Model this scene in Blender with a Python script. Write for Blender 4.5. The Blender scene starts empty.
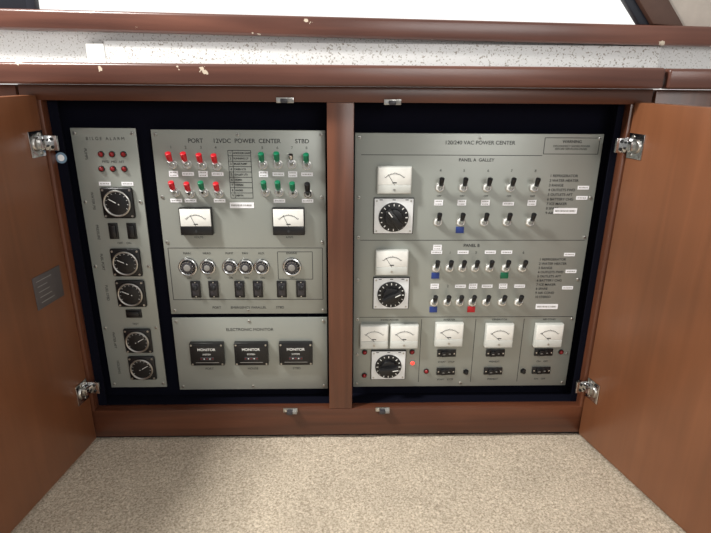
import bpy, bmesh, math, random
from mathutils import Matrix, Vector, noise
random.seed(7)
S=bpy.context.scene
COL=S.collection
S.view_settings.view_transform='Standard'
MM=0.001

# ------------------------------------------------------------------ materials
def lin(c): 
    c=c/255.0
    return c/12.92 if c<=0.04045 else ((c+0.055)/1.055)**2.4
def rgb(r,g,b): return (lin(r),lin(g),lin(b),1)
def mat(name,col,rough=0.5,metal=0.0,emit=0,coat=0,var=0.06,nscale=60,bump=0.0,spec=0.5):
    m=bpy.data.materials.new(name); m.use_nodes=True
    nt=m.node_tree; p=nt.nodes['Principled BSDF']
    p.inputs['Roughness'].default_value=rough; p.inputs['Metallic'].default_value=metal
    p.inputs['Coat Weight'].default_value=coat; p.inputs['Specular IOR Level'].default_value=spec
    tc=nt.nodes.new('ShaderNodeTexCoord'); n=nt.nodes.new('ShaderNodeTexNoise')
    n.inputs['Scale'].default_value=nscale; n.inputs['Detail'].default_value=4
    nt.links.new(tc.outputs['Object'],n.inputs['Vector'])
    r=nt.nodes.new('ShaderNodeValToRGB')
    r.color_ramp.elements[0].position=0.3; r.color_ramp.elements[1].position=0.7
    r.color_ramp.elements[0].color=tuple(c*(1-var) for c in col[:3])+(1,)
    r.color_ramp.elements[1].color=tuple(min(1,c*(1+var)) for c in col[:3])+(1,)
    nt.links.new(n.outputs['Fac'],r.inputs['Fac']); nt.links.new(r.outputs['Color'],p.inputs['Base Color'])
    if emit:
        p.inputs['Emission Color'].default_value=col; p.inputs['Emission Strength'].default_value=emit
    if bump:
        b=nt.nodes.new('ShaderNodeBump'); b.inputs['Strength'].default_value=bump; b.inputs['Distance'].default_value=0.001
        nt.links.new(n.outputs['Fac'],b.inputs['Height']); nt.links.new(b.outputs['Normal'],p.inputs['Normal'])
    return m
def wood(name,dark,mid,light,axis,rough=0.33,chips=0.0,grain=0.55):
    m=bpy.data.materials.new(name); m.use_nodes=True
    nt=m.node_tree; L=nt.links; p=nt.nodes['Principled BSDF']
    tc=nt.nodes.new('ShaderNodeTexCoord'); mp=nt.nodes.new('ShaderNodeMapping')
    sc=[28,28,28]; sc[axis]=1.6; mp.inputs['Scale'].default_value=sc
    L.new(tc.outputs['Object'],mp.inputs['Vector'])
    n=nt.nodes.new('ShaderNodeTexNoise'); n.inputs['Scale'].default_value=1.5; n.inputs['Detail'].default_value=8; n.inputs['Distortion'].default_value=0.6
    L.new(mp.outputs['Vector'],n.inputs['Vector'])
    n2=nt.nodes.new('ShaderNodeTexNoise'); n2.inputs['Scale'].default_value=3.2; n2.inputs['Detail'].default_value=3
    L.new(tc.outputs['Object'],n2.inputs['Vector'])
    mx=nt.nodes.new('ShaderNodeMath'); mx.operation='MULTIPLY_ADD'; mx.inputs[1].default_value=grain
    ml=nt.nodes.new('ShaderNodeMath'); ml.operation='MULTIPLY'; ml.inputs[1].default_value=1-grain
    L.new(n2.outputs['Fac'],ml.inputs[0]); L.new(n.outputs['Fac'],mx.inputs[0]); L.new(ml.outputs[0],mx.inputs[2])
    r=nt.nodes.new('ShaderNodeValToRGB'); e=r.color_ramp.elements
    e[0].position=0.33; e[0].color=dark; e[1].position=0.68; e[1].color=light
    k=e.new(0.5); k.color=mid
    L.new(mx.outputs[0],r.inputs['Fac'])
    out=r.outputs['Color']
    if chips:
        n3=nt.nodes.new('ShaderNodeTexNoise'); n3.inputs['Scale'].default_value=26; n3.inputs['Detail'].default_value=5
        L.new(tc.outputs['Object'],n3.inputs['Vector'])
        g=nt.nodes.new('ShaderNodeMath'); g.operation='GREATER_THAN'; g.inputs[1].default_value=chips
        L.new(n3.outputs['Fac'],g.inputs[0])
        mc=nt.nodes.new('ShaderNodeMix'); mc.data_type='RGBA'
        L.new(g.outputs[0],mc.inputs[0]); L.new(out,mc.inputs[6]); mc.inputs[7].default_value=rgb(205,190,170)
        out=mc.outputs[2]
    L.new(out,p.inputs['Base Color'])
    p.inputs['Roughness'].default_value=rough; p.inputs['Coat Weight'].default_value=0.15; p.inputs['Coat Roughness'].default_value=0.3
    b=nt.nodes.new('ShaderNodeBump'); b.inputs['Strength'].default_value=0.12; b.inputs['Distance'].default_value=0.001
    L.new(n.outputs['Fac'],b.inputs['Height']); L.new(b.outputs['Normal'],p.inputs['Normal'])
    return m
M={}
M['doorwood']=wood('varnished_door_wood',rgb(106,66,42),rgb(122,76,49),rgb(138,88,58),2,grain=0.3,rough=0.38)
M['framewood']=wood('varnished_frame_wood',rgb(66,37,25),rgb(86,49,33),rgb(108,64,43),0)
M['stilewood']=wood('varnished_stile_wood',rgb(76,43,29),rgb(97,57,39),rgb(118,70,48),2)
M['sillwood']=wood('worn_sill_wood',rgb(72,42,34),rgb(92,56,45),rgb(114,72,58),0,rough=0.28,chips=0.69)
M['panel']=mat('grey_panel_paint',rgb(153,156,149),0.34,0.25,var=0.04,nscale=9,bump=0.0)
M['black']=mat('black_plastic',rgb(18,18,20),0.35)
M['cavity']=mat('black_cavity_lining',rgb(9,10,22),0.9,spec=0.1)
M['ink']=mat('engraved_ink',rgb(44,46,48),0.6)
M['white']=mat('white_plastic',rgb(236,236,232),0.4)
M['face']=mat('meter_dial_white',rgb(240,240,234),0.5)
M['greycov']=mat('meter_cover_grey',rgb(206,208,202),0.3)
M['label']=mat('label_tape',rgb(246,246,250),0.5)
M['chrome']=mat('chrome',rgb(215,215,215),0.18,1.0)
M['steel']=mat('brushed_steel',rgb(195,193,188),0.32,1.0)
M['red']=mat('red_cap',rgb(190,28,38),0.35)
M['green']=mat('green_cap',rgb(16,110,76),0.35)
M['blue']=mat('blue_cap',rgb(36,60,130),0.4)
M['redlens']=mat('red_lens',rgb(130,16,22),0.2)
M['redglow']=mat('red_lamp_lit',rgb(255,60,50),0.3,emit=1.6)
M['dial']=mat('gauge_dial_grey',rgb(136,134,130),0.35)
M['dialbrown']=mat('gauge_dial_brown',rgb(120,102,98),0.35)
M['dialdark']=mat('gauge_dial_dark',rgb(56,54,58),0.35)
M['plate']=mat('switch_plate_silver',rgb(236,238,238),0.35)
M['plaque']=mat('plaque_grey',rgb(92,86,86),0.4,0.3)
M['sticker']=mat('sticker_blue_white',rgb(120,150,175),0.5)
M['gasket']=mat('window_gasket',rgb(30,34,44),0.5)
M['beige']=mat('beige_headliner',rgb(176,166,156),0.8)
M['brown2']=mat('window_pillar_brown',rgb(84,60,50),0.5)

def speckle():
    m=bpy.data.materials.new('speckled_laminate'); m.use_nodes=True
    nt=m.node_tree;L=nt.links;p=nt.nodes['Principled BSDF']
    tc=nt.nodes.new('ShaderNodeTexCoord'); v=nt.nodes.new('ShaderNodeTexNoise'); v.inputs['Scale'].default_value=300; v.inputs['Detail'].default_value=2
    L.new(tc.outputs['Object'],v.inputs['Vector'])
    r=nt.nodes.new('ShaderNodeValToRGB');e=r.color_ramp.elements
    e[0].position=0.33;e[0].color=rgb(142,134,124);e[1].position=0.42;e[1].color=rgb(212,211,210)
    L.new(v.outputs['Fac'],r.inputs['Fac']);L.new(r.outputs['Color'],p.inputs['Base Color']);p.inputs['Roughness'].default_value=0.4
    return m
M['speckle']=speckle()
def carpet():
    m=bpy.data.materials.new('beige_carpet_pile'); m.use_nodes=True
    nt=m.node_tree;L=nt.links;p=nt.nodes['Principled BSDF']
    tc=nt.nodes.new('ShaderNodeTexCoord')
    n=nt.nodes.new('ShaderNodeTexNoise');n.inputs['Scale'].default_value=250;n.inputs['Detail'].default_value=8;n.inputs['Roughness'].default_value=0.8
    L.new(tc.outputs['Object'],n.inputs['Vector'])
    r=nt.nodes.new('ShaderNodeValToRGB');e=r.color_ramp.elements
    e[0].position=0.36;e[0].color=rgb(136,122,102);e[1].position=0.62;e[1].color=rgb(232,218,197)
    L.new(n.outputs['Fac'],r.inputs['Fac'])
    n2=nt.nodes.new('ShaderNodeTexNoise');n2.inputs['Scale'].default_value=9;n2.inputs['Detail'].default_value=3
    L.new(tc.outputs['Object'],n2.inputs['Vector'])
    r2=nt.nodes.new('ShaderNodeValToRGB');e=r2.color_ramp.elements
    e[0].position=0.3;e[0].color=(0.86,0.86,0.86,1);e[1].position=0.7;e[1].color=(1,1,1,1)
    L.new(n2.outputs['Fac'],r2.inputs['Fac'])
    mx=nt.nodes.new('ShaderNodeMix');mx.data_type='RGBA';mx.blend_type='MULTIPLY';mx.inputs[0].default_value=1
    L.new(r.outputs['Color'],mx.inputs[6]);L.new(r2.outputs['Color'],mx.inputs[7]);L.new(mx.outputs[2],p.inputs['Base Color'])
    p.inputs['Roughness'].default_value=0.95
    p.inputs['Specular IOR Level'].default_value=0.1
    b=nt.nodes.new('ShaderNodeBump');b.inputs['Strength'].default_value=0.7;b.inputs['Distance'].default_value=0.003
    L.new(n.outputs['Fac'],b.inputs['Height']);L.new(b.outputs['Normal'],p.inputs['Normal'])
    return m
M['carpet']=carpet()

# ------------------------------------------------------------------ mesh builder (millimetres; parts face -Y)
class Bld:
    def __init__(s): s.bm=bmesh.new(); s.mats=[]
    def _mi(s,m):
        if m not in s.mats: s.mats.append(m)
        return s.mats.index(m)
    def _add(s,t,m,bev=0,seg=2,xf=None):
        if bev>0:
            bmesh.ops.bevel(t,geom=[e for e in t.edges if e.calc_face_angle(0)>0.6],offset=bev,segments=seg,affect='EDGES',profile=0.5)
        i=s._mi(m)
        for f in t.faces: f.material_index=i
        if xf is not None: bmesh.ops.transform(t,matrix=xf,verts=t.verts)
        me=bpy.data.meshes.new('tmp'); t.to_mesh(me); t.free(); s.bm.from_mesh(me); bpy.data.meshes.remove(me)
    def box(s,x0,x1,y0,y1,z0,z1,m,bev=0,seg=2,xf=None):
        t=bmesh.new(); bmesh.ops.create_cube(t,size=1)
        for v in t.verts:
            v.co=Vector(((x0+x1)/2+v.co.x*(x1-x0),(y0+y1)/2+v.co.y*(y1-y0),(z0+z1)/2+v.co.z*(z1-z0)))
        s._add(t,m,bev,seg,xf)
    def rod(s,p0,p1,r0,r1,m,n=20,bev=0,cap=True):
        p0=Vector(p0);p1=Vector(p1);d=p1-p0
        t=bmesh.new(); bmesh.ops.create_cone(t,cap_ends=cap,segments=n,radius1=r0,radius2=r1,depth=d.length)
        q=Vector((0,0,1)).rotation_difference(d.normalized()).to_matrix().to_4x4()
        s._add(t,m,bev,2,Matrix.Translation((p0+p1)/2)@q)
    def cyl(s,x,z,y0,y1,r0,r1,m,n=24,bev=0): s.rod((x,y0,z),(x,y1,z),r0,r1,m,n,bev)
    def ball(s,x,y,z,r,m,sy=1):
        t=bmesh.new(); bmesh.ops.create_uvsphere(t,u_segments=14,v_segments=8,radius=r)
        s._add(t,m,0,0,Matrix.Translation((x,y,z))@Matrix.Diagonal((1,sy,1,1)))
    def ring(s,x,z,y,R_,r,m,n=32):
        t=bmesh.new(); k=8; V=[]
        for i in range(n):
            a=2*math.pi*i/n; row=[]
            for j in range(k):
                b=2*math.pi*j/k; rr=R_+r*math.cos(b)
                row.append(t.verts.new((x+rr*math.cos(a),y+r*math.sin(b),z+rr*math.sin(a))))
            V.append(row)
        for i in range(n):
            for j in range(k):
                t.faces.new((V[i][j],V[(i+1)%n][j],V[(i+1)%n][(j+1)%k],V[i][(j+1)%k]))
        bmesh.ops.recalc_face_normals(t,faces=t.faces)
        s._add(t,m)
    def poly(s,pts,y0,y1,m,bev=0):
        t=bmesh.new(); a=[t.verts.new((x,y0,z)) for x,z in pts]; b=[t.verts.new((x,y1,z)) for x,z in pts]
        t.faces.new(a); t.faces.new(b[::-1])
        for i in range(len(pts)):
            j=(i+1)%len(pts); t.faces.new((a[i],b[i],b[j],a[j]))
        bmesh.ops.recalc_face_normals(t,faces=t.faces); s._add(t,m,bev)
    def mesh(s,name,off=(0,0,0),k=1.0):
        bmesh.ops.translate(s.bm,vec=-Vector(off),verts=s.bm.verts)
        bmesh.ops.scale(s.bm,vec=(MM*k,MM*k,MM*k),verts=s.bm.verts)
        for f in s.bm.faces: f.smooth=True
        for e in s.bm.edges:
            if e.calc_face_angle(0)>0.6: e.smooth=False
        me=bpy.data.meshes.new(name); s.bm.to_mesh(me); s.bm.free()
        for m in s.mats: me.materials.append(M[m])
        return me
def obj(name,me,loc=(0,0,0),parent=None,rot=None):
    o=bpy.data.objects.new(name,me); COL.objects.link(o); o.location=[c*MM for c in loc]
    if rot: o.rotation_euler=rot
    if parent: o.parent=parent
    return o

# ------------------------------------------------------------------ component meshes
def toggle(cap,blk=False):
    b=Bld()
    b.cyl(0,-5,0,-2,8.8,8.8,'steel',20,0.5)
    b.cyl(0,-5,-2,-7,7.8,7.4,'black' if blk else 'chrome',6)
    b.cyl(0,-5,-7,-11,5.4,4.8,'steel',16)
    b.rod((0,-8,-5),(0,-18,4),3.4,4.4,'chrome' if not blk else 'black',14)
    if cap: b.rod((0,-13,2),(0,-23,19),4.8,5.6,cap,16,1.4)
    else: b.rod((0,-13,2),(0,-22,16),4.0,4.8,'chrome',16,1.6)
    return b.mesh('toggle_'+str(cap))
def bat(cap=None):
    b=Bld()
    b.cyl(0,-6,0,-2,9.0,9.0,'steel',22,0.5)
    b.cyl(0,-6,-2,-7,7.6,7.2,'white',6)
    b.cyl(0,-6,-7,-11,5.4,4.6,'chrome',16)
    b.rod((0,-8,-6),(0,-15,2),4.0,4.4,'chrome',16)
    b.rod((0,-14,1),(0,-21,15),4.0,5.0,'black',16,1.4)
    if cap: b.box(-8,8,-1.6,-0.1,-29,-16,cap,0.4)
    return b.mesh('bat_toggle')
def meter(w,h,low,ang):
    b=Bld()
    b.box(-w/2,w/2,-11,0,-h/2,h/2,'black' if low=='black' else 'greycov',1.5)
    zt=h/2-2; zb=-h/2+h*0.34
    b.box(-w/2+2,w/2-2,-12,-10.5,zb,zt,'face',0.4)
    b.box(-w/2+1.5,w/2-1.5,-13,-10.5,-h/2+1.5,zb-0.5,low,1)
    r=h*0.44; c=zb-2
    n=15
    for i in range(n):
        a=math.radians(42+96*i/(n-1)); l=3.0 if i%7==0 else 1.8
        x=r*math.cos(a);z=c+r*math.sin(a)
        b.rod((x,-12.2,z),(x+l*math.cos(a),-12.2,z+l*math.sin(a)),0.4,0.4,'ink',5)
    for i in range(n-1):
        a0=math.radians(42+96*i/(n-1));a1=math.radians(42+96*(i+1)/(n-1))
        b.rod((r*math.cos(a0),-12.2,c+r*math.sin(a0)),(r*math.cos(a1),-12.2,c+r*math.sin(a1)),0.35,0.35,'ink',5)
    a=math.radians(ang); b.rod((0,-12.6,zb),( (r+2)*math.cos(a),-12.6,c+(r+2)*math.sin(a)),0.45,0.35,'ink',6)
    b.box(-4,4,-12.3,-12,zb+3,zb+5,'ink')
    b.cyl(0,-h/2+h*0.16,-13,-14,2.4,2.2,'steel' if low!='black' else 'ink',12)
    return b.mesh('panel_meter')
def rotary(w,h,ang):
    b=Bld()
    b.box(-w/2,w/2,-4,0,-h/2,h/2,'black',1)
    b.box(-w/2+1.5,w/2-1.5,-5,-3.5,-h/2+1.5,h/2-1.5,'plate',0.8)
    R_=min(w,h)/2-6.5
    b.cyl(0,-2,-5,-8,R_,R_-1,'black',44,0.6)
    for i in range(16):
        a=math.radians(i*22.5); b.box(-0.8,0.8,-8.6,-7.9,R_-5.5 if i%2 else R_-7,R_-2.5,'white',xf=Matrix.Translation((0,0,-2))@Matrix.Rotation(a,4,'Y'))
    b.cyl(0,-2,-8,-16,R_*0.64,R_*0.58,'black',12,0.8)
    b.box(-R_*0.2,R_*0.2,-28,-14,-R_*0.72,R_*0.72,'black',2,xf=Matrix.Translation((0,0,-2))@Matrix.Rotation(math.radians(ang),4,'Y'))
    b.box(-0.9,0.9,-28.5,-27.8,R_*0.25,R_*0.66,'white',xf=Matrix.Translation((0,0,-2))@Matrix.Rotation(math.radians(ang),4,'Y'))
    for sx in(-1,1):
        for sz in(-1,1): b.cyl(sx*(w/2-6),sz*(h/2-6),-5,-6,2,1.8,'steel',10)
    for sx in(-1,0,1): b.box(sx*(w/2-14)-3,sx*(w/2-14)+3,-5.3,-4.9,h/2-4.5,h/2-3,'ink')
    return b.mesh('rotary_switch')
def gauge(w,face,ang):
    b=Bld()
    b.box(-w/2,w/2,-7,0,-w/2,w/2,'black',4,3)
    r=w*0.40
    b.cyl(0,0,-7,-10,r+3,r+1.5,'black',36,0.6)
    b.ring(0,0,-10,r,2.0,'steel')
    b.cyl(0,0,-7,-9.6,r-0.8,r-0.8,face,36)
    for i in range(11):
        a=math.radians(-30+240*i/10)
        b.rod(((r-5)*math.cos(a),-9.8,(r-5)*math.sin(a)),((r-2.4)*math.cos(a),-9.8,(r-2.4)*math.sin(a)),0.5,0.5,'white',5)
    a=math.radians(ang)
    b.rod((-0.2*r*math.cos(a),-10.6,-0.2*r*math.sin(a)),(r*0.72*math.cos(a),-10.6,r*0.72*math.sin(a)),0.8,0.5,'white',6)
    b.cyl(0,0,-9.6,-11.5,2.6,2.2,'black',14)
    b.box(-7,7,-9.9,-9.5,-r*0.62,-r*0.42,'white')
    b.box(-5,5,-9.9,-9.5,r*0.36,r*0.5,'label')
    for sx in(-1,1):
        for sz in(-1,1): b.cyl(sx*(w/2-5),sz*(w/2-5),-7,-8,2.2,2,'steel',10)
    return b.mesh('round_gauge')
def fuse(r):
    b=Bld()
    b.cyl(0,0,0,-3,r,r-0.5,'black',28,0.6)
    b.ring(0,0,-3.2,r-2.4,2.2,'chrome')
    b.cyl(0,0,-3,-9,r*0.66,r*0.6,'dialdark',18,0.6)
    for i in range(14):
        a=2*math.pi*i/14; b.rod((r*.66*math.cos(a),-3,r*.66*math.sin(a)),(r*.62*math.cos(a),-8.6,r*.62*math.sin(a)),0.9,0.8,'steel',5)
    b.cyl(0,0,-9,-10,r*.38,r*.34,'dial',16,0.3)
    return b.mesh('breaker_button')
def vswitch():
    b=Bld()
    b.box(-10,10,-3,0,-18,18,'black',1.2)
    b.box(-6.5,6.5,-4,-2.5,-13,13,'dialdark',0.6)
    b.box(-4.5,4.5,-13,-3,-2,9,'black',1.5,xf=Matrix.Rotation(math.radians(-14),4,'X'))
    b.cyl(0,15.3,-3,-3.8,1.4,1.3,'steel',8); b.cyl(0,-15.3,-3,-3.8,1.4,1.3,'steel',8)
    return b.mesh('lever_switch')
def hrocker():
    b=Bld()
    b.box(-20,20,-3,0,-8.5,8.5,'black',1)
    b.box(-12,0,-8,-2.5,-6,6,'black',1,xf=Matrix.Rotation(math.radians(6),4,'Z'))
    b.box(0,12,-5,-2.5,-6,6,'black',1,xf=Matrix.Rotation(math.radians(6),4,'Z'))
    b.box(-9,-4,-9,-7.5,-0.6,0.6,'dial'); b.box(4,8,-6.4,-5.2,-0.6,0.6,'dial')
    for sx in(-1,1): b.cyl(sx*16.2,0,-3,-4.2,1.8,1.6,'chrome',10)
    return b.mesh('rocker_switch')
def lamp(lens):
    b=Bld(); b.cyl(0,0,0,-2.5,6,5.6,'steel' if lens=='redglow' else 'black',20,0.4); b.ball(0,-2.5,0,4.5,lens,0.9); return b.mesh('lamp')
def button():
    b=Bld(); b.cyl(0,0,0,-2.5,6.5,6.2,'black',6); b.cyl(0,0,-2,-8,4.2,4,'black',16,0.8); return b.mesh('push_button')
def screw():
    b=Bld(); b.cyl(0,0,0,-1.6,3.4,2.8,'steel',16,0.4); b.box(-2.4,2.4,-1.9,-1.5,-0.3,0.3,'ink'); b.box(-0.3,0.3,-1.9,-1.5,-2.4,2.4,'ink'); return b.mesh('screw')
def label(w,h,rows=1):
    b=Bld(); b.box(-w/2,w/2,-0.7,0,-h/2,h/2,'label')
    rnd=random.Random(int(w*7+h))
    for r in range(rows):
        z=h/2-h*(r+0.5)/rows; x=-w/2+2.5
        while x<w/2-3.5:
            l=rnd.uniform(0.8,2.0); b.box(x,x+l,-0.9,-0.6,z-h/rows*0.16,z+h/rows*0.16,'dial'); x+=l+rnd.uniform(0.7,1.3)
    return b.mesh('label')
def module():
    b=Bld()
    b.box(-35,35,-12,0,-26,26,'black',1.5)
    b.box(-31,31,-12.8,-11.5,-22,22,'black',0.5)
    b.box(-14,14,-13.4,-12.5,-13,-5,'dialdark',0.6)
    for i in range(5): b.cyl(-12+i*6,-9,-13.3,-14,1.2,1.2,'white' if i%2 else 'redlens',8)
    b.box(-24,24,-13.1,-12.6,-18.6,-17.6,'dial')
    for sx in(-1,1):
        for sz in(-1,1): b.cyl(sx*31,sz*22,-12.5,-13.5,2.2,2,'steel',10)
    return b.mesh('monitor_module')

MT={c:toggle(c) for c in('red','green','white')}; MT['none']=toggle(None); MT['blk']=toggle('black',True)
BT=bat(); BTB=bat('blue'); BTR=bat('red'); BTG=bat('green')
MB=meter(62,54,'black',112); MD=meter(65,52,'greycov',120); MS=meter(59,54,'greycov',135)
RO=rotary(78,72,-38); RO2=rotary(74,70,62); RO3=rotary(75,70,82)
G1=gauge(60,'dialdark',150); G2=gauge(58,'dial',155); G3=gauge(56,'dialbrown',30)
FU=fuse(16); FU2=fuse(19); VS=vswitch(); HR=hrocker(); LR=lamp('redlens'); LG=lamp('redglow'); PB=button(); SC=screw()
L1=label(22,7); L2=label(17,11,2); L3=label(46,11); MO=module()
vs=Bld(); vs.box(-9,9,-3,0,-16,16,'black',1); vs.box(-6,6,-8,-2.5,-12,12,'black',1.5); VR=vs.mesh('v_rocker')

YP=40
class Panel:
    def __init__(s,name,x0,x1,z0,z1,lines=(),lw=1.1):
        s.cx=(x0+x1)/2; s.cz=(z0+z1)/2; b=Bld()
        b.box(x0,x1,YP,YP+4,z0,z1,'panel',1.0,2)
        b.box(x0+7,x1-7,YP+4,YP+19,z0+7,z1-7,'cavity')
        for (a,c,d,e) in lines:
            if abs(a-d)<0.1: b.box(a-lw/2,a+lw/2,YP-0.25,YP+0.2,c,e,'ink')
            elif abs(c-e)<0.1: b.box(a,d,YP-0.25,YP+0.2,c-lw/2,c+lw/2,'ink')
            else:
                for q in((a,c,d,c),(a,e,d,e)): b.box(q[0],q[2],YP-0.25,YP+0.2,q[1]-lw/2,q[1]+lw/2,'ink')
                for q in(a,d): b.box(q-lw/2,q+lw/2,YP-0.25,YP+0.2,c,e,'ink')
        s.o=obj(name,b.mesh(name,(s.cx,YP,s.cz)),(s.cx,YP,s.cz)); s.n={}
    def put(s,me,x,z,name,rot=0):
        k=s.n[name]=s.n.get(name,0)+1
        return obj('%s_%d'%(name,k),me,(x-s.cx,0,z-s.cz),s.o,(0,math.radians(rot),0) if rot else None)
    def text(s,body,x,z,size,al='CENTER',m='ink',y=-0.3,rot=0,ls=1.0,fat=0.0):
        k=s.n['t']=s.n.get('t',0)+1
        c=bpy.data.curves.new('lettering','FONT'); c.body=body; c.size=size*MM; c.align_x=al; c.align_y='CENTER'; c.extrude=0.0001; c.space_line=ls
        c.offset=fat
        c.materials.append(M[m]); o=bpy.data.objects.new('lettering_%d'%k,c); COL.objects.link(o)
        o.parent=s.o; o.location=((x-s.cx)*MM,y*MM,(z-s.cz)*MM); o.rotation_euler=(math.pi/2,math.radians(rot),0)
        return o

# ------------------------------------------------------------------ panel A : alarm gauges
A=Panel('alarm_gauge_panel',-491,-373,104,647)
A.text('B I L G E   A L A R M',-465,628,8,'LEFT')
for x in(-441,-421,-400): A.put(LR,x,600,'alarm_lamp')
for x in(-444,-423,-402): A.put(LR,x,573,'alarm_lamp')
A.text('FWD  MID  AFT',-421,586,6); A.put(L1,-442,545,'label'); A.put(L1,-400,545,'label')
A.put(G1,-421,509,'pressure_gauge'); 
for x in(-438,-403): A.put(VR,x,453,'pump_switch')
A.put(G2,-421,389,'tank_gauge'); A.put(G2,-420,323,'tank_gauge',)
A.put(VR,-421,278,'test_switch',90)
A.put(G3,-419,217,'tank_gauge'); A.put(G3,-418,153,'tank_gauge')
for z,t in((600,'PUMPS'),(512,'WATER PSI'),(450,'PRESSURE'),(389,'FUEL PORT'),(323,'FUEL STBD'),(217,'WATER AFT'),(153,'HOLDING')):
    A.text(t,-469,z,7,rot=90)
A.text('OFF    ON',-421,428,6); A.text('TEST',-421,254,6)
for x in(-484,-380):
    for z in(638,510,380,245,113): A.put(SC,x,z,'screw')

# ------------------------------------------------------------------ panel B : 12 V panel
tbl=[(-208,518,-166,608),(-200,518,-200,608)]+[(-208,518+10*i,-166,518+10*i) for i in range(1,9)]
Bp=Panel('dc_power_panel',-346,-27,276,645,[(-338,308,-35,418),(-124,352,-55,410)]+tbl)
Bp.text('PORT',-266,625,11,fat=0.0001); Bp.text('12VDC  POWER  CENTER',-172,625,11,fat=0.0001); Bp.text('STBD',-70,625,11,fat=0.0001)
for x,z,c in((-312,590,'red'),(-285,590,'red'),(-257,588,'red'),(-230,587,'red'),(-312,537,'red'),(-284,535,'red'),(-258,537,'green'),(-230,535,'red'),
             (-144,590,'green'),(-116,591,'green'),(-90,591,'none'),(-62,589,'green'),(-142,538,'green'),(-116,538,'green'),(-89,536,'green'),(-61,535,'blk')):
    Bp.put(MT[c],x,z-3,'breaker_toggle')
for k,x in enumerate((-312,-285,-257,-230,-144,-116,-89,-62)):
    Bp.put(L1 if k%2 else L2,x,564,'label'); Bp.text('%d'%(k+1),x,613,7)
    if k in(0,1,3,5,7): Bp.put(L1,x,513,'label')
for i in range(9):
    Bp.text(['ANCHOR LIGHT','RUNNING LT','BILGE PUMP','CABIN LTS','GALLEY LTS','HORN','WIPERS','RADIO','DEPTH'][i],-198.5,603-10*i,4.6,'LEFT',fat=0.00012)
    Bp.text('%d'%(i+1),-204,603-10*i,6,fat=0.0001)
Bp.put(L3,-188,504,'label')
Bp.put(MB,-276,474,'battery_meter'); Bp.put(MB,-99,474,'battery_meter')
Bp.text('VOLTS',-276,440,6); Bp.text('AMPS',-99,440,6)
for x,t in((-302,'MAIN'),(-263,'HEAD'),(-219,'PUMP'),(-188,'FAN'),(-156,'AUX'),(-96,'ENGINE')):
    Bp.put(FU2 if x in(-302,-96) else FU,x,379,'breaker_button'); Bp.text(t,x,407,6); Bp.text('ON',x,355,5.5)
for x in(-291,-255,-203,-166,-118,-79): Bp.put(VS,x,331,'lever_switch')
Bp.text('PORT          EMERGENCY PARALLEL          STBD',-188,290,7)
for x in(-338,-188,-35):
    for z in(637,284): Bp.put(SC,x,z,'screw')
for x in(-338,-35):
    for z in(520,430): Bp.put(SC,x,z,'screw')

# ------------------------------------------------------------------ panel C
Cp=Panel('electric_monitor_panel',-346,-27,97,267,[])
Cp.text('ELECTRONIC MONITOR',-188,240,9)
for x,t in((-278,'PORT'),(-186,'HOUSE'),(-93,'STBD')):
    Cp.put(MO,x,188,'monitor_module'); Cp.text('MONITOR',x,200,8.0,m='white',y=-13.2,fat=0.0001); Cp.text('SYSTEM',x,189,5,m='white',y=-13.2); Cp.text(t,x,148,7)
for x in(-338,-188,-35):
    for z in(259,105): Cp.put(SC,x,z,'screw')

# ------------------------------------------------------------------ panel D : AC panel
D=Panel('ac_power_panel',28,495,101,641,[(384,604,488,634),(40,434,488,434),(40,267,488,267),(40,601,382,601),(170,112,170,262),(284,112,284,262),(386,112,386,262)])
D.text('120/240 VAC POWER CENTER',262,624,10,fat=0.0001); D.text('PANEL A  GALLEY',258,592,8.5,fat=0.0001); D.text('PANEL B',262,423,8.5,fat=0.0001)
D.text('WARNING',436,627,7.5,fat=0.0001); D.text('DISCONNECT SHORE POWER\nBEFORE SERVICING PANEL',436,616,5.2)
D.put(MD,103,555,'volt_meter'); D.put(RO,104,484,'rotary_switch')
D.put(MD,103,390,'volt_meter'); D.put(RO2,104,322,'rotary_switch')
for x in(191,236,282,327,373):
    D.put(BT,x,546,'breaker_toggle'); D.put(BTB if x==236 else BT,x,478,'breaker_toggle')
    D.text('%d'%(x//45),x,572,7); D.put(L2,x,510,'label') if x!=327 else D.put(L1,x,508,'label')
    D.text('OFF',x,523,5.2)
for i,x in enumerate((193,220,246,272,301,334,368)):
    D.put(BTB if i==0 else (BTG if i==5 else BT),x,382,'breaker_toggle')
    D.put(BTB if i in(0,) else (BTR if i==3 else BT),x,307,'breaker_toggle')
    D.put(L2 if i in(0,3,5) else L1,x,336,'label') if i!=1 else D.text('2',x,336,7)
    if i in(0,2,4,5): D.put(L1,x,409,'label')
    else: D.text('%d'%i,x,408,7)
D.put(L2,194,419,'label')
for k,(z,n) in enumerate(((566,9),(397,10))):
    D.text('\n'.join(['1 REFRIGERATOR','2 WATER HEATER','3 RANGE','4 OUTLETS FWD','5 OUTLETS AFT','6 BATTERY CHG','7 ICE MAKER','8 SPARE','9 AIR COND','10 STEREO'][:n]),402,z,7.0,'LEFT',ls=1.3,fat=0.00005).data.align_y='TOP'
D.put(L3,441,494,'label'); D.put(L1,470,540,'label'); D.put(L1,470,368,'label'); D.put(L3,430,290,'label'); D.put(L1,462,404,'label'); D.put(L1,470,520,'label'); D.put(L1,468,332,'label')
D.put(MS,71,226,'amp_meter'); D.put(MS,134,226,'amp_meter'); D.put(MS,228,230,'amp_meter'); D.put(MS,334,227,'amp_meter'); D.put(MS,439,227,'amp_meter')
D.put(RO3,103,156,'rotary_switch')
D.put(LR,52,186,'indicator_lamp'); D.put(LR,153,186,'indicator_lamp'); D.put(LG,155,160,'indicator_lamp'); D.put(LR,52,130,'indicator_lamp')
for x,z in((227,183),(228,139),(332,183),(331,139),(436,184),(436,140)): D.put(HR,x,z,'rocker_switch')
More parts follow.
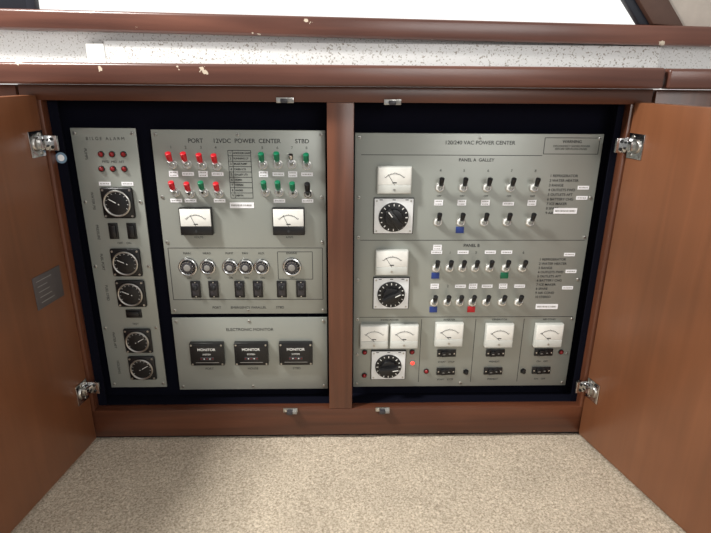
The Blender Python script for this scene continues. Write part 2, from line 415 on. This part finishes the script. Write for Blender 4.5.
D.put(PB,272,137,'push_button'); D.put(PB,397,138,'push_button'); D.put(LR,186,139,'indicator_lamp'); D.put(LR,474,184,'indicator_lamp')
for x,t in((103,'SHORE POWER'),(228,'INVERTER'),(334,'GENERATOR'),(439,'AIR COND')): D.text(t,x,260.5,5.5)
for x,t in((228,'START    STOP'),(332,'PREHEAT'),(436,'ON    OFF')): D.text(t,x,161,5.5); D.text(t,x,118,5.5)
for x in(36,262,487):
    for z in(633,109): D.put(SC,x,z,'screw')
for x in(36,487):
    for z in(520,440,350,262,180): D.put(SC,x,z,'screw')

# ------------------------------------------------------------------ cabinet carcass with face frame
b=Bld()
XL,XR=-548,551
b.box(XL,-514,0,22,8,722,'stilewood',1); b.box(515,XR,0,22,8,722,'stilewood',1)
b.box(-23,25,-0.5,22,73,697,'stilewood',1.5)
b.box(XL,XR,-0.8,22,697,723,'framewood',1)
b.box(XL,XR,-0.8,22,8,73,'framewood',2)
b.box(XL,XR,8,22,0,10,'cavity')  # set-back baseboard strip, black to stand in for the toe shadow
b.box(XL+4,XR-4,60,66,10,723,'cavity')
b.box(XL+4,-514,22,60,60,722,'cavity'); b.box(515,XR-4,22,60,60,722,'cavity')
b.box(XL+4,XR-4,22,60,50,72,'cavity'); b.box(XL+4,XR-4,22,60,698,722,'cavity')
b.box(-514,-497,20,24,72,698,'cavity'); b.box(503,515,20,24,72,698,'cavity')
cab=obj('built_in_cabinet',b.mesh('built_in_cabinet'))
b=Bld(); b.cyl(-505,596,18.8,20,10,10,'sticker',24); b.cyl(-505,596,18.4,19,6,6,'label',24)
obj('round_sticker',b.mesh('round_sticker'),parent=cab)
def latch():
    b=Bld()
    b.box(-15,15,-3,0,-4.5,4.5,'steel',0.5); b.box(-7,5,-14,-2,-4,3,'dialdark',1); b.box(5,14,-12,-2,-3.5,3.5,'dial',0.8); b.rod((-10,-3,0),(-10,-5,0),2,2,'chrome',10)
    return b.mesh('latch')
LT=latch()
for x,z in((-95,700),(-105,72),(92,698),(90,72)): obj('cupboard_catch',LT,(x,-1,z),cab)

b=Bld(); b.box(557,900,0,22,0,722,'stilewood',1.5); b.box(600,860,-2,2,60,680,'doorwood',1)
obj('side_cabinet',b.mesh('side_cabinet'))
b=Bld(); b.box(-900,-553,0,22,0,722,'stilewood',1.5); b.box(-860,-600,-2,2,60,680,'doorwood',1)
obj('side_cabinet',b.mesh('side_cabinet'))
b=Bld(); b.box(-900,551,-30,-2,724,758,'sillwood',5,3); b.box(-900,551,-2.2,99,745,757,'speckle')
ct=obj('countertop',b.mesh('countertop'))
b=Bld(); b.box(557,900,-30,-2,723.5,757,'sillwood',5,3); b.box(557,900,-2.2,99,745,756,'speckle'); obj('countertop',b.mesh('countertop'))

# ------------------------------------------------------------------ doors
def mk_door(name,hx,side,ang,ztop):
    b=Bld(); x0,x1=(-20,0) if side<0 else (0,20)
    b.box(x0,x1,-525,-3,8,ztop,'doorwood',2)
    o=obj(name,b.mesh(name),(hx,-2,0)); o.rotation_euler=(0,0,math.radians(ang)*side)
    k=Bld(); xo=-20 if side<0 else 20
    k.rod((xo,-485,360),(xo+side*18,-485,360),6,6,'steel',16); k.ball(xo+side*22,-485,360,13,'steel')
    obj('knob',k.mesh('knob'),parent=o)
    for z in((134,626) if side<0 else (128,627)):
        h=Bld(); i=-side
        h.box(min(0,i*2),max(0,i*2),-42,-6,-22,22,'chrome',0.8)
        h.rod((i*2,-26,0),(i*6,-26,0),13,11,'steel',24,1)
        h.box(min(i*4,i*12),max(i*4,i*12),-26,10,-8,8,'chrome',2)
        h.box(min(i*2,i*26),max(i*2,i*26),-6,-1.5,-13,13,'chrome',1.2)
        for zz in(-16,16): h.rod((i*2,-16,zz),(i*3.5,-16,zz),3.5,3,'steel',12)
        h.rod((i*17,-6,7),(i*17,-8,7),3,3,'black',10); h.rod((i*17,-6,-7),(i*17,-8,-7),3,3,'black',10)
        obj('hinge',h.mesh('hinge'),(0,0,z),o)
    return o
dl=mk_door('cabinet_door',-517,-1,8.8,706)
dr=mk_door('cabinet_door',518,1,14.8,701)
b=Bld(); b.box(-0.0,1.2,-98,-24,346,406,'plaque',0.4)
for i in range(5): b.box(1.1,1.3,-90+i,-50-((i*13)%17),396-i*10,397.2-i*10,'dial')
obj('builder_plaque',b.mesh('builder_plaque'),parent=dl)

# ------------------------------------------------------------------ wall above, window sill, window
b=Bld(); b.box(-1000,1000,100,118,757,812,'speckle')
wb=obj('wall_back',b.mesh('wall_back'))
b=Bld(); b.box(-461,-428,86,99.5,757.5,792,'white',2); b.box(-428,600,88,99.5,757.5,797,'speckle',1)
obj('trim_1',b.mesh('trim_1'))
b=Bld(); b.box(-1000,1000,72,150,-17,17,'sillwood',5,3)
sill=obj('window_sill',b.mesh('window_sill'),(40,0,822)); sill.rotation_euler=(0,math.radians(0.75),0)
b=Bld()
b.poly([(556,834),(575,834),(330,1120),(308,1120)],96,112,'gasket',1)
b.poly([(575,834),(634,830),(390,1120),(330,1120)],84,116,'brown2',2)
b.poly([(-560,838),(-544,838),(-535,1120),(-551,1120)],96,112,'gasket',1)
b.poly([(-900,838),(-560,838),(-551,1120),(-900,1120)],98,116,'gasket',2)
b.box(-900,900,90,116,1120,1160,'brown2',3)
wn=obj('window_1',b.mesh('window_1'))
b=Bld(); b.poly([(634,830),(1000,830),(1000,1120),(390,1120)],92,112,'beige',0)
obj('wall_right',b.mesh('wall_right'))

# ------------------------------------------------------------------ carpet floor with real pile relief
bm=bmesh.new(); nx,ny=640,420; x0,x1,y0,y1=-1.0,1.0,-1.25,0.03
V=[]
for j in range(ny+1):
    row=[]
    for i in range(nx+1):
        x=x0+(x1-x0)*i/nx; y=y0+(y1-y0)*j/ny
        h=noise.noise(Vector((x*140,y*140,0)))*0.0013+noise.noise(Vector((x*290,y*290,5)))*0.0016+noise.noise(Vector((x*14,y*14,9)))*0.0015
        row.append(bm.verts.new((x,y,h-0.001)))
    V.append(row)
for j in range(ny):
    for i in range(nx): bm.faces.new((V[j][i],V[j][i+1],V[j+1][i+1],V[j+1][i]))
for f in bm.faces: f.smooth=True
me=bpy.data.meshes.new('floor'); bm.to_mesh(me); bm.free(); me.materials.append(M['carpet']); obj('floor',me)

# ------------------------------------------------------------------ light : overcast sky beyond the window (+Y), brighter overhead, dimmer saloon side
w=bpy.data.worlds.new('overcast_sky'); S.world=w; w.use_nodes=True
nt=w.node_tree; bg=nt.nodes['Background']; bg.inputs['Color'].default_value=(1.0,0.985,0.955,1)
tc=nt.nodes.new('ShaderNodeTexCoord'); sp=nt.nodes.new('ShaderNodeSeparateXYZ'); nt.links.new(tc.outputs['Generated'],sp.inputs[0])
def mr(src,a,b_,c,d):
    n=nt.nodes.new('ShaderNodeMapRange'); n.inputs[1].default_value=a;n.inputs[2].default_value=b_;n.inputs[3].default_value=c;n.inputs[4].default_value=d
    nt.links.new(src,n.inputs[0]); return n.outputs[0]
ad=nt.nodes.new('ShaderNodeMath'); ad.operation='ADD'
nt.links.new(mr(sp.outputs['Y'],0.0,0.5,0.42,1.2),ad.inputs[0]); nt.links.new(mr(sp.outputs['Z'],0.0,1.0,0.0,0.4),ad.inputs[1])
nt.links.new(ad.outputs[0],bg.inputs['Strength'])
def area(name,loc,target,size,size2,power,col=(1,1,1)):
    l=bpy.data.lights.new(name,'AREA'); l.shape='RECTANGLE'; l.size=size; l.size_y=size2; l.energy=power; l.color=col
    o=bpy.data.objects.new(name,l); COL.objects.link(o); o.location=loc
    o.rotation_euler=(Vector(target)-Vector(loc)).to_track_quat('-Z','Y').to_euler(); return o
area('saloon_window_light',(-1.2,-0.6,2.0),(0,-0.15,0.1),0.2,0.35,58,(1,0.98,0.94))
area('aft_fill_light',(0.9,-2.4,1.3),(-0.1,0,0.4),1.2,0.6,16,(1,0.99,0.97))  # added lamp behind the camera, placed to give the doors highlights

# ------------------------------------------------------------------ camera
cd=bpy.data.cameras.new('camera'); cd.sensor_width=36; cd.lens=36*550/711; cd.clip_start=0.01
c=bpy.data.objects.new('camera',cd); COL.objects.link(c)
Rm=Matrix.Rotation(math.radians(-1.71),4,'Z')@Matrix.Rotation(math.radians(90-19.53),4,'X')@Matrix.Rotation(math.radians(0.5),4,'Z')
c.matrix_world=Matrix.Translation((0,-1.0,0.748))@Rm
S.camera=c
